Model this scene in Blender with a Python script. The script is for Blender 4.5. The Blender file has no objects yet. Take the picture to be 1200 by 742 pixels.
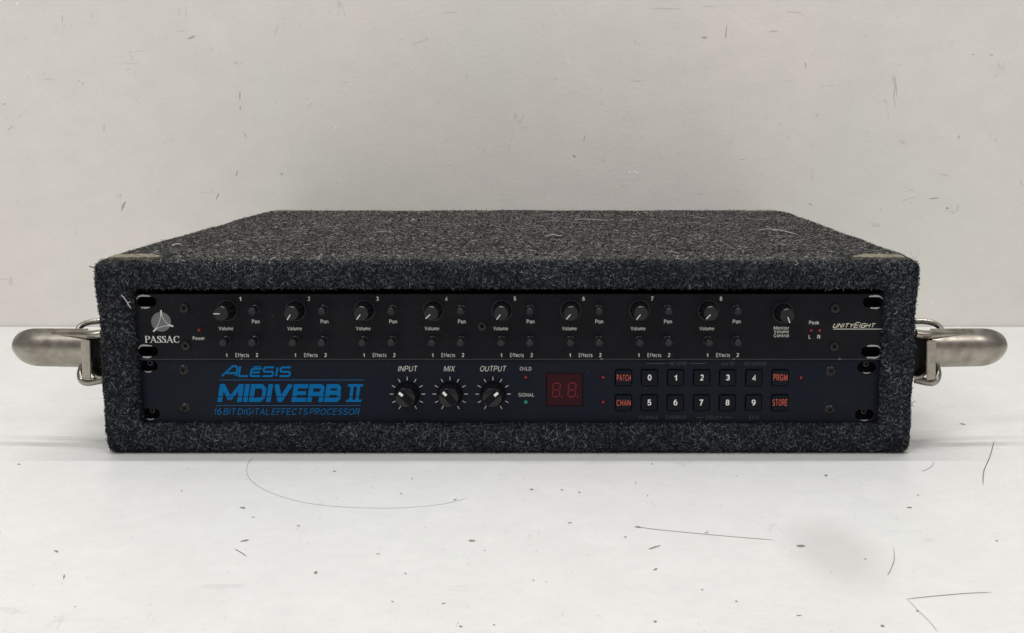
import bpy, bmesh, math, random
import numpy as np
from mathutils import Vector, Matrix
random.seed(7); rng = np.random.default_rng(11)
S = bpy.context.scene
COL = S.collection
MM = 0.001

# ------------------------------------------------------------------ camera
F, PITCH, CX, CY = 1352.6, 0.161, 654.2, 371.0
CAM = (30.7, -724.2, 208.2)
cd = bpy.data.cameras.new('camera'); cam = bpy.data.objects.new('camera', cd); COL.objects.link(cam)
cam.location = [c*MM for c in CAM]
cam.rotation_euler = (math.pi/2-PITCH, 0, 0)
cd.sensor_width = 36; cd.lens = F/1200*36
cd.shift_x = (600-CX)/1200
cd.clip_start = 0.01; cd.clip_end = 50
S.camera = cam

# ------------------------------------------------------------------ light
w = bpy.data.worlds.new('World'); S.world = w; w.use_nodes = True
bg = w.node_tree.nodes['Background']; bg.inputs[0].default_value = (1.0, 0.99, 0.98, 1); bg.inputs[1].default_value = 0.26
def area(name, loc, target, sx, sy, power, col=(1, .985, .965)):
    l = bpy.data.lights.new(name, 'AREA'); l.shape = 'RECTANGLE'; l.size = sx; l.size_y = sy
    l.energy = power; l.color = col
    o = bpy.data.objects.new(name, l); COL.objects.link(o); o.location = loc
    o.rotation_euler = (Vector(target)-Vector(loc)).to_track_quat('-Z', 'Y').to_euler()
    return o
area('ceiling_tube_rear', (0.05, 0.20, 1.80), (0.05, 0.20, 0), 1.3, 0.035, 13.5)
area('ceiling_tube_middle', (-0.1, -0.22, 1.80), (-0.1, -0.22, 0), 1.3, 0.035, 7.5)
area('ceiling_panel_front', (-1.0, -1.5, 1.7), (0, 0.2, 0.1), 0.5, 0.5, 13.0)
area('ceiling_panel_far', (1.3, -1.9, 1.9), (0, 0.4, 0.3), 0.6, 0.6, 12.0)
S.view_settings.view_transform = 'Standard'; S.view_settings.look = 'None'
S.view_settings.exposure = 0.0; S.view_settings.gamma = 1
S.render.engine = 'CYCLES'
S.cycles.max_bounces = 6

# ------------------------------------------------------------------ helpers
CP, SP = math.cos(PITCH), math.sin(PITCH)
def ray(px, py):
    u, v = (px-CX)/F, (py-CY)/F
    return (u, CP-v*SP, -SP-v*CP)
def at(px, py, Y):              # photograph pixel -> point (mm) on the upright plane y = Y
    d = ray(px, py); t = (Y-CAM[1])/d[1]
    return (CAM[0]+d[0]*t, Y, CAM[2]+d[2]*t)
def on(px, py, Z=0.0):          # photograph pixel -> point (mm) on the level plane z = Z
    d = ray(px, py); t = (Z-CAM[2])/d[2]
    return (CAM[0]+d[0]*t, CAM[1]+d[1]*t, Z)

WORLD = {}
def empty(name, loc, label, cat, group=None):
    o = bpy.data.objects.new(name, None); COL.objects.link(o); o.location = [c*MM for c in loc]
    o.empty_display_size = 0.02
    o['label'] = label; o['category'] = cat
    if group: o['group'] = group
    WORLD[o.name] = Vector(loc); return o
def link(name, me, mat, parent=None, loc=(0, 0, 0), rot=(0, 0, 0), kind=None):
    """me is in metres round its own origin, loc is the world place (mm) of that origin"""
    o = bpy.data.objects.new(name, me); COL.objects.link(o)
    if mat and not me.materials: me.materials.append(mat)
    L = Vector(loc); WORLD[o.name] = L
    if parent: o.parent = parent; L = L-WORLD[parent.name]
    o.location = L*MM; o.rotation_euler = rot
    if kind: o['kind'] = kind
    return o
def mesh(name, V, Fc, smooth=False):
    me = bpy.data.meshes.new(name)
    me.from_pydata([(x*MM, y*MM, z*MM) for x, y, z in V], [], Fc); me.update()
    if smooth: me.polygons.foreach_set('use_smooth', [True]*len(me.polygons))
    return me
def bm_done(bm, name, smooth=False):
    bmesh.ops.scale(bm, vec=(MM, MM, MM), verts=bm.verts)
    bmesh.ops.recalc_face_normals(bm, faces=bm.faces)
    me = bpy.data.meshes.new(name); bm.to_mesh(me); bm.free()
    if smooth:
        me.polygons.foreach_set('use_smooth', [True]*len(me.polygons))
        me.set_sharp_from_angle(angle=math.radians(38))
    return me
def box_bm(bm, c, s, bev=0, rot=None):
    r = bmesh.ops.create_cube(bm, size=1); vs = r['verts']
    bmesh.ops.scale(bm, vec=s, verts=vs)
    if bev:
        es = {e for v in vs for e in v.link_edges}
        rr = bmesh.ops.bevel(bm, geom=list(es), offset=bev, segments=2, affect='EDGES', profile=.6)
        vs = list({v for f in rr['faces'] for v in f.verts} | {v for v in vs if v.is_valid})
    if rot is not None: bmesh.ops.rotate(bm, matrix=rot, verts=vs)
    bmesh.ops.translate(bm, vec=c, verts=vs)
    return vs
def tube(pts, r, n=10, cap=True):
    """round tube through points (mm); r number or list"""
    P = [Vector(p) for p in pts]; V = []; Fc = []
    up = None
    for i, p in enumerate(P):
        t = (P[min(i+1, len(P)-1)]-P[max(i-1, 0)]).normalized()
        if up is None:
            a = Vector((0, 0, 1)) if abs(t.z) < .9 else Vector((0, 1, 0)); up = t.cross(a).normalized()
        up = (up-t*up.dot(t)).normalized(); b = t.cross(up)
        rr = r[i] if isinstance(r, (list, tuple)) else r
        for k in range(n):
            a = 2*math.pi*k/n; q = p+(up*math.cos(a)+b*math.sin(a))*rr; V.append(tuple(q))
    for i in range(len(P)-1):
        for k in range(n):
            k2 = (k+1) % n; Fc.append((i*n+k, i*n+k2, (i+1)*n+k2, (i+1)*n+k))
    if cap: Fc.append(tuple(reversed(range(n)))); Fc.append(tuple((len(P)-1)*n+k for k in range(n)))
    return V, Fc
def smooth_path(pts, n=6):
    P = [Vector(p) for p in pts]; out = []
    for i in range(len(P)-1):
        p0, p1, p2, p3 = P[max(i-1, 0)], P[i], P[i+1], P[min(i+2, len(P)-1)]
        for k in range(n):
            t = k/n
            out.append(0.5*((2*p1)+(p2-p0)*t+(2*p0-5*p1+4*p2-p3)*t*t+(3*p1-p0-3*p2+p3)*t**3))
    out.append(P[-1]); return out

# ------------------------------------------------------------------ materials
def mat(name, col, rough=.5, metal=0, spec=.5, emit=None, es=0):
    m = bpy.data.materials.new(name); m.use_nodes = True
    b = m.node_tree.nodes['Principled BSDF']
    b.inputs['Base Color'].default_value = (*col, 1); b.inputs['Roughness'].default_value = rough
    b.inputs['Metallic'].default_value = metal; b.inputs['Specular IOR Level'].default_value = spec
    if emit: b.inputs['Emission Color'].default_value = (*emit, 1); b.inputs['Emission Strength'].default_value = es
    return m
def nd(m, t, **kw):
    n = m.node_tree.nodes.new(t)
    for k, v in kw.items():
        if k in n.inputs.keys(): n.inputs[k].default_value = v
        else: setattr(n, k, v)
    return n
def lk(m, a, b): m.node_tree.links.new(a, b)
def bsdf(m): return m.node_tree.nodes['Principled BSDF']
def coords(m, scale=(1, 1, 1), rot=(0, 0, 0)):
    g = nd(m, 'ShaderNodeNewGeometry'); mp = nd(m, 'ShaderNodeMapping')
    mp.inputs['Scale'].default_value = scale; mp.inputs['Rotation'].default_value = rot
    lk(m, g.outputs['Position'], mp.inputs['Vector']); return mp.outputs['Vector']
def noise(m, vec, scale, detail=3, rough=.5):
    n = nd(m, 'ShaderNodeTexNoise'); n.inputs['Scale'].default_value = scale
    n.inputs['Detail'].default_value = detail; n.inputs['Roughness'].default_value = rough
    lk(m, vec, n.inputs['Vector']); return n.outputs['Fac']
def ramp(m, fac, stops):
    r = nd(m, 'ShaderNodeValToRGB'); e = r.color_ramp.elements
    while len(e) < len(stops): e.new(.5)
    for el, (p, c) in zip(e, stops): el.position = p; el.color = (*c, 1) if len(c) == 3 else c
    lk(m, fac, r.inputs['Fac']); return r.outputs['Color']
def mix(m, fac, a, b, mode='MIX'):
    x = nd(m, 'ShaderNodeMix', data_type='RGBA', blend_type=mode)
    for v, i in ((fac, 0), (a, 6), (b, 7)):
        if isinstance(v, (int, float)): x.inputs[i].default_value = v
        elif isinstance(v, tuple): x.inputs[i].default_value = (*v, 1)
        else: lk(m, v, x.inputs[i])
    return x.outputs[2]
def math_(m, op, a, b):
    x = nd(m, 'ShaderNodeMath', operation=op)
    for v, i in ((a, 0), (b, 1)):
        if isinstance(v, (int, float)): x.inputs[i].default_value = v
        else: lk(m, v, x.inputs[i])
    return x.outputs[0]
def bump(m, h, strength, dist):
    b = nd(m, 'ShaderNodeBump'); b.inputs['Strength'].default_value = strength; b.inputs['Distance'].default_value = dist
    lk(m, h, b.inputs['Height']); lk(m, b.outputs['Normal'], bsdf(m).inputs['Normal'])
W3 = (1, 1, 1); K3 = (0, 0, 0)

def painted(name, base, pink, green, plane, scratch_scale, amount):
    """white emulsion with slow hue drift, fine scuffs, specks and a roller grain"""
    m = mat(name, base, .55, spec=.3)
    v = coords(m)
    a = ramp(m, noise(m, v, 3.2, 2), [(.34, K3), (.70, W3)])
    b = ramp(m, noise(m, coords(m, (1.3, 1, 1), (0, 0, 1.1)), 4.3, 2), [(.34, K3), (.70, W3)])
    c = mix(m, a, base, pink); c = mix(m, b, c, green)
    fine = noise(m, v, 60, 4, .6)
    c = mix(m, ramp(m, fine, [(.35, K3), (.75, (.35,)*3)]), c, tuple(x*.90 for x in base))
    mid = noise(m, coords(m, (1, 1, 1.8)), 24, 5, .7)
    c = mix(m, ramp(m, mid, [(.40, K3), (.62, (.30,)*3)]), c, tuple(x*.86 for x in base))
    c = mix(m, ramp(m, noise(m, coords(m, (1, 1, 7)), 130, 3, .6), [(.45, K3), (.8, (.35,)*3)]), c, tuple(x*.84 for x in base))
    # thin scratches: narrow ridges of stretched noise, masked into patches
    for sc, rt, th in ((scratch_scale[0], (0, 0, 0), .012), (scratch_scale[1], (0.4, 0.3, 0.5), .010)):
        n1 = noise(m, coords(m, sc, rt), 9, 2)
        line = math_(m, 'LESS_THAN', math_(m, 'ABSOLUTE', math_(m, 'SUBTRACT', n1, .5), 0), th)
        patch = math_(m, 'GREATER_THAN', noise(m, v, 26, 2), .665)
        f = math_(m, 'MULTIPLY', math_(m, 'MULTIPLY', line, patch), amount)
        c = mix(m, f, c, (.19, .18, .17))
    # tiny dark specks
    vo = nd(m, 'ShaderNodeTexVoronoi'); vo.inputs['Scale'].default_value = 62; lk(m, v, vo.inputs['Vector'])
    sp = math_(m, 'LESS_THAN', vo.outputs['Distance'], .055)
    keep = math_(m, 'GREATER_THAN', noise(m, v, 33, 1), .56)
    c = mix(m, math_(m, 'MULTIPLY', math_(m, 'MULTIPLY', sp, keep), amount), c, (.16, .145, .13))
    lk(m, c, bsdf(m).inputs['Base Color'])
    bump(m, noise(m, v, 420, 3, .6), .22, .0008)
    return m
M_wall = painted('wall_paint', (.80, .768, .725), (.82, .750, .718), (.735, .735, .675), 'xz', ((1, 1, 6), (5, 1, 1)), .15)
M_table = painted('table_paint', (.765, .772, .762), (.775, .766, .757), (.755, .767, .757), 'xy', ((1, 5, 1), (5, 1, 1)), .10)
bsdf(M_table).inputs['Roughness'].default_value = .42
M_chip = mat('paint_chip', (.24, .22, .205), .8)
M_chip_soft = mat('grey_scuff', (.50, .49, .48), .8)
M_wall_chip = mat('wall_chip', (.42, .405, .385), .8)
M_wall_soft = mat('faint_wall_mark', (.56, .54, .51), .8)
M_chip_white = mat('white_chip', (.9, .9, .9), .6)
# wide greyish patch on the table, fading outward
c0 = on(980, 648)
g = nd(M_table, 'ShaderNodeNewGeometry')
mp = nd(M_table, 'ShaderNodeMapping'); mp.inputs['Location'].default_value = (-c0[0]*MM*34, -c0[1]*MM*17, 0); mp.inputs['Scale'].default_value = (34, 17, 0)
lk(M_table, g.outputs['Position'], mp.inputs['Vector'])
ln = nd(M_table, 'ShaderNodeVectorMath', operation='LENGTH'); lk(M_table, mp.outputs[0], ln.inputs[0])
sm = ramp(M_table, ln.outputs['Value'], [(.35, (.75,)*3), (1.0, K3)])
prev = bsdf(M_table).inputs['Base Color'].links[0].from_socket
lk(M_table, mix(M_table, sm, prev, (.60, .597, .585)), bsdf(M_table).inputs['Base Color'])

M_panel = mat('black_faceplate_paint', (.005, .0055, .007), .5, spec=.16)
v = coords(M_panel); n = noise(M_panel, v, 1500, 2)
lk(M_panel, mix(M_panel, ramp(M_panel, noise(M_panel, v, 35, 4), [(.35, K3), (.75, W3)]), (.0034, .0042, .0066), (.0058, .0066, .0088)), bsdf(M_panel).inputs['Base Color'])
bump(M_panel, n, .25, .0002)
M_panel2 = mat('blue_black_faceplate', (.005, .006, .010), .5, spec=.18)
v = coords(M_panel2, (1, 1, 22))
lk(M_panel2, mix(M_panel2, noise(M_panel2, v, 60, 3), (.0022, .0042, .0120), (.0046, .0074, .0180)), bsdf(M_panel2).inputs['Base Color'])
bump(M_panel2, noise(M_panel2, coords(M_panel2, (1, 1, 30)), 90, 3), .12, .0002)
for m_ in (M_panel,):     # settled dust
    vo = nd(m_, 'ShaderNodeTexVoronoi'); vo.inputs['Scale'].default_value = 230; lk(m_, coords(m_), vo.inputs['Vector'])
    f = math_(m_, 'MULTIPLY', math_(m_, 'LESS_THAN', vo.outputs['Distance'], .085), math_(m_, 'GREATER_THAN', noise(m_, coords(m_), 90, 2), .57))
    f2 = ramp(m_, noise(m_, coords(m_, (1, 1, 1.6)), 14, 5, .7), [(.45, K3), (.72, (.5,)*3)])
    pv = bsdf(m_).inputs['Base Color'].links[0].from_socket
    lk(m_, mix(m_, f, mix(m_, f2, pv, (.012, .0125, .013)), (.05, .05, .05)), bsdf(m_).inputs['Base Color'])
for m_ in (M_panel2,):     # settled dust
    vo = nd(m_, 'ShaderNodeTexVoronoi'); vo.inputs['Scale'].default_value = 230; lk(m_, coords(m_), vo.inputs['Vector'])
    f = math_(m_, 'MULTIPLY', math_(m_, 'LESS_THAN', vo.outputs['Distance'], .085), math_(m_, 'GREATER_THAN', noise(m_, coords(m_), 90, 2), .57))
    f2 = ramp(m_, noise(m_, coords(m_, (1, 1, 1.6)), 14, 5, .7), [(.45, K3), (.72, (.5,)*3)])
    pv = bsdf(m_).inputs['Base Color'].links[0].from_socket
    lk(m_, mix(m_, f, mix(m_, f2, pv, (.012, .0125, .013)), (.05, .05, .05)), bsdf(m_).inputs['Base Color'])
M_inner = mat('dark_interior', (.003, .003, .0035), .8, spec=.1)
M_wood = mat('bare_plywood', (.02, .019, .018), .8)
M_carpet = mat('carpet_backing', (.010, .0115, .015), .95, spec=.1)
lk(M_carpet, ramp(M_carpet, noise(M_carpet, coords(M_carpet), 700, 3), [(.35, (.005, .006, .009)), (.7, (.03, .032, .038))]), bsdf(M_carpet).inputs['Base Color'])
bump(M_carpet, noise(M_carpet, coords(M_carpet), 500, 3), 1, .002)
M_fibre = mat('carpet_fibre', (.03, .03, .03), .8, spec=.2)
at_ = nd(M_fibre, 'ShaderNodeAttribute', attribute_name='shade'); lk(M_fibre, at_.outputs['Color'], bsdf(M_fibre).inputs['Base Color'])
M_knob = mat('black_knob_plastic', (.0058, .0064, .0078), .30, spec=.42)
M_knob_face = mat('knob_face', (.0045, .005, .0065), .5, spec=.12)
M_knob2 = mat('soft_black_plastic', (.0042, .0056, .0105), .5, spec=.15)
M_knob_small = mat('pot_plastic', (.0095, .0105, .0135), .30, spec=.42)
M_rim = mat('knob_rim', (.017, .018, .020), .3, spec=.5)
M_white = mat('white_print', (.62, .61, .57), .6)
M_cream = mat('cream_print', (.64, .60, .48), .6)
M_white2 = mat('white_indicator', (.85, .85, .8), .5)
M_dim = mat('faded_print', (.055, .058, .070), .6)
M_grey = mat('grey_print', (.13, .135, .14), .6)
M_blue = mat('blue_print', (.001, .138, .37), .7, spec=.1)
M_blue_line = mat('blue_line_print', (.02, .10, .23), .7, spec=.1)
M_red_print = mat('orange_red_print', (.50, .09, .045), .55)
M_red = mat('red_lens', (.10, .006, .009), .25)
M_red_core = mat('red_lens_core', (.24, .03, .035), .3)
M_green = mat('green_lens', (.01, .17, .10), .25)
M_green_core = mat('green_lens_core', (.05, .40, .27), .3)
M_disp = mat('display_filter', (.045, .008, .012), .4, spec=.12)
lk(M_disp, mix(M_disp, noise(M_disp, coords(M_disp), 500, 3), (.022, .0035, .006), (.042, .007, .011)), bsdf(M_disp).inputs['Base Color'])
M_seg = mat('display_segment', (.16, .020, .026), .4, spec=.15)
M_screw = mat('black_oxide_screw', (.016, .016, .018), .35, metal=.4)
M_bolt = mat('steel_bolt', (.05, .05, .052), .35, metal=.9)
M_bare = mat('scratched_bare_metal', (.36, .36, .35), .5, metal=.2)
lk(M_bare, mix(M_bare, noise(M_bare, coords(M_bare, (1, 1, 5)), 500, 3), (.14, .14, .14), (.62, .62, .60)), bsdf(M_bare).inputs['Base Color'])
M_edge = mat('worn_plate_edge', (.07, .07, .075), .4, metal=.5)
M_nickel = mat('dull_nickel', (.40, .37, .32), .30, metal=1)
v = coords(M_nickel)
lk(M_nickel, mix(M_nickel, ramp(M_nickel, noise(M_nickel, v, 90, 5, .65), [(.4, K3), (.72, W3)]), (.41, .38, .33), (.27, .235, .20)), bsdf(M_nickel).inputs['Base Color'])
rr = ramp(M_nickel, noise(M_nickel, v, 160, 4), [(.3, (.24,)*3), (.8, (.42,)*3)]); lk(M_nickel, rr, bsdf(M_nickel).inputs['Roughness'])
M_block = mat('blackened_hinge', (.014, .013, .013), .45, metal=.5)
M_nickel_dark = mat('tarnished_plate', (.10, .09, .085), .5, metal=.9)
M_patch = mat('glue_residue', (.26, .245, .19), .75)
lk(M_patch, ramp(M_patch, noise(M_patch, coords(M_patch), 260, 4), [(.30, (.04, .036, .028)), (.5, (.17, .15, .105)), (.75, (.27, .24, .175))]), bsdf(M_patch).inputs['Base Color'])
bump(M_patch, noise(M_patch, coords(M_patch), 300, 3), .6, .001)
M_hair = mat('dark_hair', (.15, .135, .12), .5)
M_hair_pale = mat('faint_hair', (.33, .31, .28), .5)
M_lint = mat('pale_lint', (.50, .49, .46), .9)
M_lint_white = mat('lint_bright', (.50, .49, .47), .9)

# ------------------------------------------------------------------ setting
WALLY = 491.7
def flatbox(name, lo, hi, m):
    bm = bmesh.new(); box_bm(bm, [(a+b)/2 for a, b in zip(lo, hi)], [b-a for a, b in zip(lo, hi)], 1.2)
    return link(name, bm_done(bm, name), m, kind='structure')
wall = flatbox('wall', (-2200, WALLY, -600), (2200, WALLY+40, 1500), M_wall)
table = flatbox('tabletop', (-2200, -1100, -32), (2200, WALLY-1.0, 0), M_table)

def marks(name, items, plane, m, parent, proud=.12):
    """flat chips and scuffs: (px,py,length_px,width_px,angle) ; plane 'wall'/'table'"""
    V = []; Fc = []
    for i_, (px, py, L, wd, a) in enumerate(items):
        pr = proud+(i_ % 40)*.004          # overlapping marks never share a plane
        ca, sa = math.cos(math.radians(a)), math.sin(math.radians(a))
        n = 9; b = len(V)
        for k in range(n):
            t = 2*math.pi*k/n; j = random.uniform(.6, 1.15)
            x = math.cos(t)*L/2*j; y = math.sin(t)*wd/2*random.uniform(.55, 1.2)
            X, Y = px+x*ca-y*sa, py+x*sa+y*ca
            q = at(X, Y, WALLY-pr) if plane == 'wall' else on(X, Y, pr)
            V.append(q)
        Fc.append(tuple(range(b, b+n)))
    o = link(name, mesh(name, V, Fc), m, parent, kind='stuff'); return o
tch = [(22, 544, 5, 1.3, 0), (66, 646, 6, 2.4, 20), (75, 676, 2, 6, 15), (88, 711, 2, 2, 0), (213, 575, 2, 2, 0), (285, 595, 8, 2, 0), (297, 606, 5, 1.2, 0),
       (287, 633.5, 12, 2.4, -10), (350, 616, 5, 1.6, 0), (370, 671, 5, 4.2, 0), (553.5, 633.5, 9, 2.8, 0), (568, 645, 2, 1.6, 0), (443, 649, 6, 1, 0), (475, 672, 3, 2, 0),
       (392, 552, 4, 1.2, 0), (470, 578.5, 3, 1.4, 0), (483, 561, 2, 1.5, 0), (533, 585.5, 6, 1.2, -20), (460, 705, 4, 1.4, 30), (540, 734, 4, 2, 0), (520, 707, 6, .9, 0),
       (579, 732, 3, 2, 0), (623, 573.5, 5, 2, 0), (658.5, 574, 3, 1.4, 0), (679, 577, 3, 2, 0), (668, 612.5, 5, 1.6, 0), (748, 617.5, 9, 1.8, 8), (766, 641.5, 17, 1.5, -17),
       (733, 629, 4, 1.3, -20), (768, 667, 6, 1.6, -20), (823, 691, 3, 1.6, 0), (768, 728, 4, 2, 0), (863, 704.5, 3, 1.6, 0), (938, 639.5, 11, 3, 0), (936, 721, 8, 0.8, 0),
       (1034, 733, 6, 2.6, 10), (968, 557, 5, 2, 0), (1066, 594.5, 7, 1.6, 0), (1076, 580, 3, 1.2, -20), (1014, 655, 3, 1.4, 0), (1168, 633.5, 3.5, 2.2, 0), (1075, 716, 4, 1.6, 30),
       (1128, 497, 8, 1.6, 8), (764, 543.5, 3, 1.2, 50), (745, 566, 1.2, 3, 0), (759, 581, 1.2, 3, -30), (828, 624, 5, 1.2, -20), (625, 680, 3, 2, 0), (640, 682, 2, 1, 50)]
for i in range(150):
    tch.append((random.uniform(0, 1200), random.uniform(548, 742), random.uniform(.8, 2.6), random.uniform(.5, 1.1), random.uniform(-40, 40)))
marks('paint_chips', tch[:49], 'table', M_chip, table)
marks('paint_specks', tch[49:], 'table', M_chip_soft, table)
wch = [(281, 112, 1.6, 14, 0), (281.5, 127, 1.4, 6, 0), (277.5, 203.5, 1.8, 9, 15), (255, 230, 2, 9, 20), (144, 242, 3, 14, 22), (146, 239, 1.5, 8, 20), (330, 204, 5, 1.8, 40), (684.5, 163, 1.2, 9, 14),
       (673, 183, 4, 1.8, 20), (949.5, 239.5, 6, 1.5, 35), (1094, 232.5, 14, 1.2, -3), (1124, 160.5, 1.2, 6, 25), (1110, 244, 4, 3, 0), (1141, 64, 2.5, 2, 0), (1162, 64.5, 6, 1, 0),
       (851, 38, 1.3, 18, 5), (944, 76, 1.2, 8, -10), (907, 36.5, 11, .9, 0), (783, 14, 1.5, 1, 0), (287, 158, .8, 10, -30), (1032, 246, 2, 1.5, 0), (395, 214.5, 3, 1, 0),
       (746, 95, 18, .7, 0), (870, 187, 8, .8, 0), (363, 123, 12, .8, -40), (527, 15, 20, .7, -3), (212, 36.5, 14, .8, -3), (108, 18, .9, 9, 0), (73, 21, 1.2, 14, 5), (75, 31, .8, 8, 5),
       (152, 74.5, 22, .5, 0), (56, 93, 12, .7, 0), (92, 95, 3, 3, 0), (97, 98, 3, 2, 50), (12, 150, 10, 1, -40), (25, 135, 12, .8, -50), (5, 122, 5, 2, -30), (161, 119, 9, .6, 40),
       (1167, 89, 8, .7, -30), (1058, 167, 10, 1.2, 30), (1197, 214, .9, 12, -15), (1108, 205, 18, .7, 10), (958, 135, 1, 8, 20), (780, 10, 40, .6, 1), (830, 7.5, 22, .6, -2), (930, 14, 24, .7, 5)]
marks('wall_scuffs', wch[:22], 'wall', M_wall_chip, wall)
marks('wall_faint_scuffs', wch[22:]+[(random.uniform(0, 1200), random.uniform(0, 245), random.uniform(1.5, 7), random.uniform(.3, .6), random.choice((0, 90))+random.uniform(-35, 35)) for _ in range(150)], 'wall', M_wall_soft, wall)
marks('wall_smudge', [(1047, 92, 1.2, 12, 4), (1049, 98, 1.4, 20, 3), (1050.5, 104, 1.1, 17, -3), (1047.6, 112, 1, 13, 2), (1048.6, 121, .9, 11, 0), (224, 44, 10, 4, -20), (826, 44, 8, 3, 0)], 'wall', mat('blue_grey_smudge', (.47, .475, .48), .8), wall, .08)
marks('wall_white_chips', [(745, 202, 8, 3, 20), (738, 202, 3, 5, 0), (763, 202, 3, 2, 0), (393, 150, 3, 3, 0), (20, 4, 4, 4, 0), (5, 121, 4, 3, 0), (1092, 355, 3, 2, 30)], 'wall', M_chip_white, wall, .15)

# ------------------------------------------------------------------ rack case
HW, H, D = 262.6, 127.0, 449.0
XC = -1.9          # the case stands a little left of the camera's zero
OX0, OX1 = at(157.5, 420, 0)[0], at(1036, 420, 0)[0]
OZ1, OZ0 = at(600, 339.5, 0)[2], at(600, 499.5, 0)[2]
case = empty('rack_case', (0, D/2, 0), 'dark grey carpet-covered rack case with metal latches on its sides, on the white tabletop', 'rack case')
def rrect(x0, x1, z0, z1, r, n_side, n_c=6, taper=0):
    """rounded rectangle; the same number of points whatever the size"""
    P = []
    for (cx, cz, a0) in ((x1-r, z0+r, -90), (x1-r, z1-r, 0), (x0+r, z1-r, 90), (x0+r, z0+r, 180)):
        for k in range(n_c+1):
            a = math.radians(a0+90*k/n_c); P.append((cx+r*math.cos(a), cz+r*math.sin(a)))
    Q = []; m_ = n_c+1
    cnt = (n_side[1], n_side[0], n_side[1], n_side[0])
    for c in range(4):
        Q += P[c*m_:(c+1)*m_]
        a, b = P[(c+1)*m_-1], P[((c+1) % 4)*m_]
        for k in range(1, cnt[c]): Q.append((a[0]+(b[0]-a[0])*k/cnt[c], a[1]+(b[1]-a[1])*k/cnt[c]))
    if taper: Q = [(x*(1-taper*(1-(z-z0)/(z1-z0))), z) for x, z in Q]
    return Q
NS = (110, 26)
loops = []; ys = []
R = 7
def outer(inset, y):
    loops.append(rrect(-HW+inset, HW-inset, inset, H-inset, max(R-inset, 2.5), NS, taper=.004)); ys.append(y)
def inner(o, y, r=3):
    loops.append(rrect(OX0-o, OX1+o, OZ0-o, OZ1+o, r, NS)); ys.append(y)
for inset, y in ((14, D), (7, D), (3, D-1.5), (.8, D-4), (0, D-8)): outer(inset, y)
k = D-8
while k > 12: k -= 5; outer(0, max(k, 8))
for a in (25, 50, 70, 90): outer(7*(1-math.cos(math.radians(a))), 7*(1-math.sin(math.radians(a)))+.0)
for t in (.35, .65):
    A = loops[-1] if t == .35 else base_
    base_ = A
    B = rrect(OX0-5, OX1+5, OZ0-5, OZ1+5, 5, NS)
    loops.append([(a[0]+(b[0]-a[0])*t, a[1]+(b[1]-a[1])*t) for a, b in zip(A, B)]); ys.append(0)
for a in (0, 30, 60, 90): inner(5*(1-math.sin(math.radians(a))), 5*(1-math.cos(math.radians(a))))
inner(0, 12); inner(0, 60); inner(0, 420)
NP = len(loops[0]); V = []
loops = [[(x+(XC if i < 40 or True else 0)*min(1, max(0, (abs(x)-245)/15)), z) for x, z in L] for i, L in enumerate(loops)]
def wob(x, y, z):
    return .55*math.sin(x*.031+y*.05+z*.09)+.45*math.sin(x*.083-y*.027+1.3)+.4*math.sin(z*.21+x*.012+y*.07)
for L, y in zip(loops, ys):
    for x, z in L:
        e = wob(x, y, z)*.7
        nx = 1 if x-XC > HW-3 else -1 if x-XC < -HW+3 else 0
        # the carpet is pressed in under the latches
        dent = 0
        if nx and y < 90: dent = 1.2*math.exp(-((z-74)/22)**2)
        ztop = .5*e if z > H-3 else 0
        V.append((x+nx*(e-dent), y, z+ztop))
Fc = []
for i in range(len(loops)-1):
    for k in range(NP):
        k2 = (k+1) % NP; Fc.append((i*NP+k, (i+1)*NP+k, (i+1)*NP+k2, i*NP+k2))
Fc.append(tuple(range(NP))); Fc.append(tuple(reversed([(len(loops)-1)*NP+k for k in range(NP)])))
me = mesh('carpeted_shell', V, Fc, True)
bm = bmesh.new(); bm.from_mesh(me); bmesh.ops.recalc_face_normals(bm, faces=bm.faces); bm.to_mesh(me); bm.free()
off = WORLD[case.name]
me.transform(Matrix.Translation(-off*MM))
shell = link('carpeted_shell', me, M_carpet, case, off)
# fibres -------------------------------------------------
me.calc_loop_triangles()
vs = np.empty(len(me.vertices)*3); me.vertices.foreach_get('co', vs); vs = vs.reshape(-1, 3)/MM+np.array(off)
tr = np.empty(len(me.loop_triangles)*3, dtype=np.int64); me.loop_triangles.foreach_get('vertices', tr); tr = tr.reshape(-1, 3)
A, B, C_ = vs[tr[:, 0]], vs[tr[:, 1]], vs[tr[:, 2]]
nr = np.cross(B-A, C_-A); ar = np.linalg.norm(nr, axis=1); nr /= ar[:, None]+1e-9; ar /= 2
ctr = (A+B+C_)/3
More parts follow.
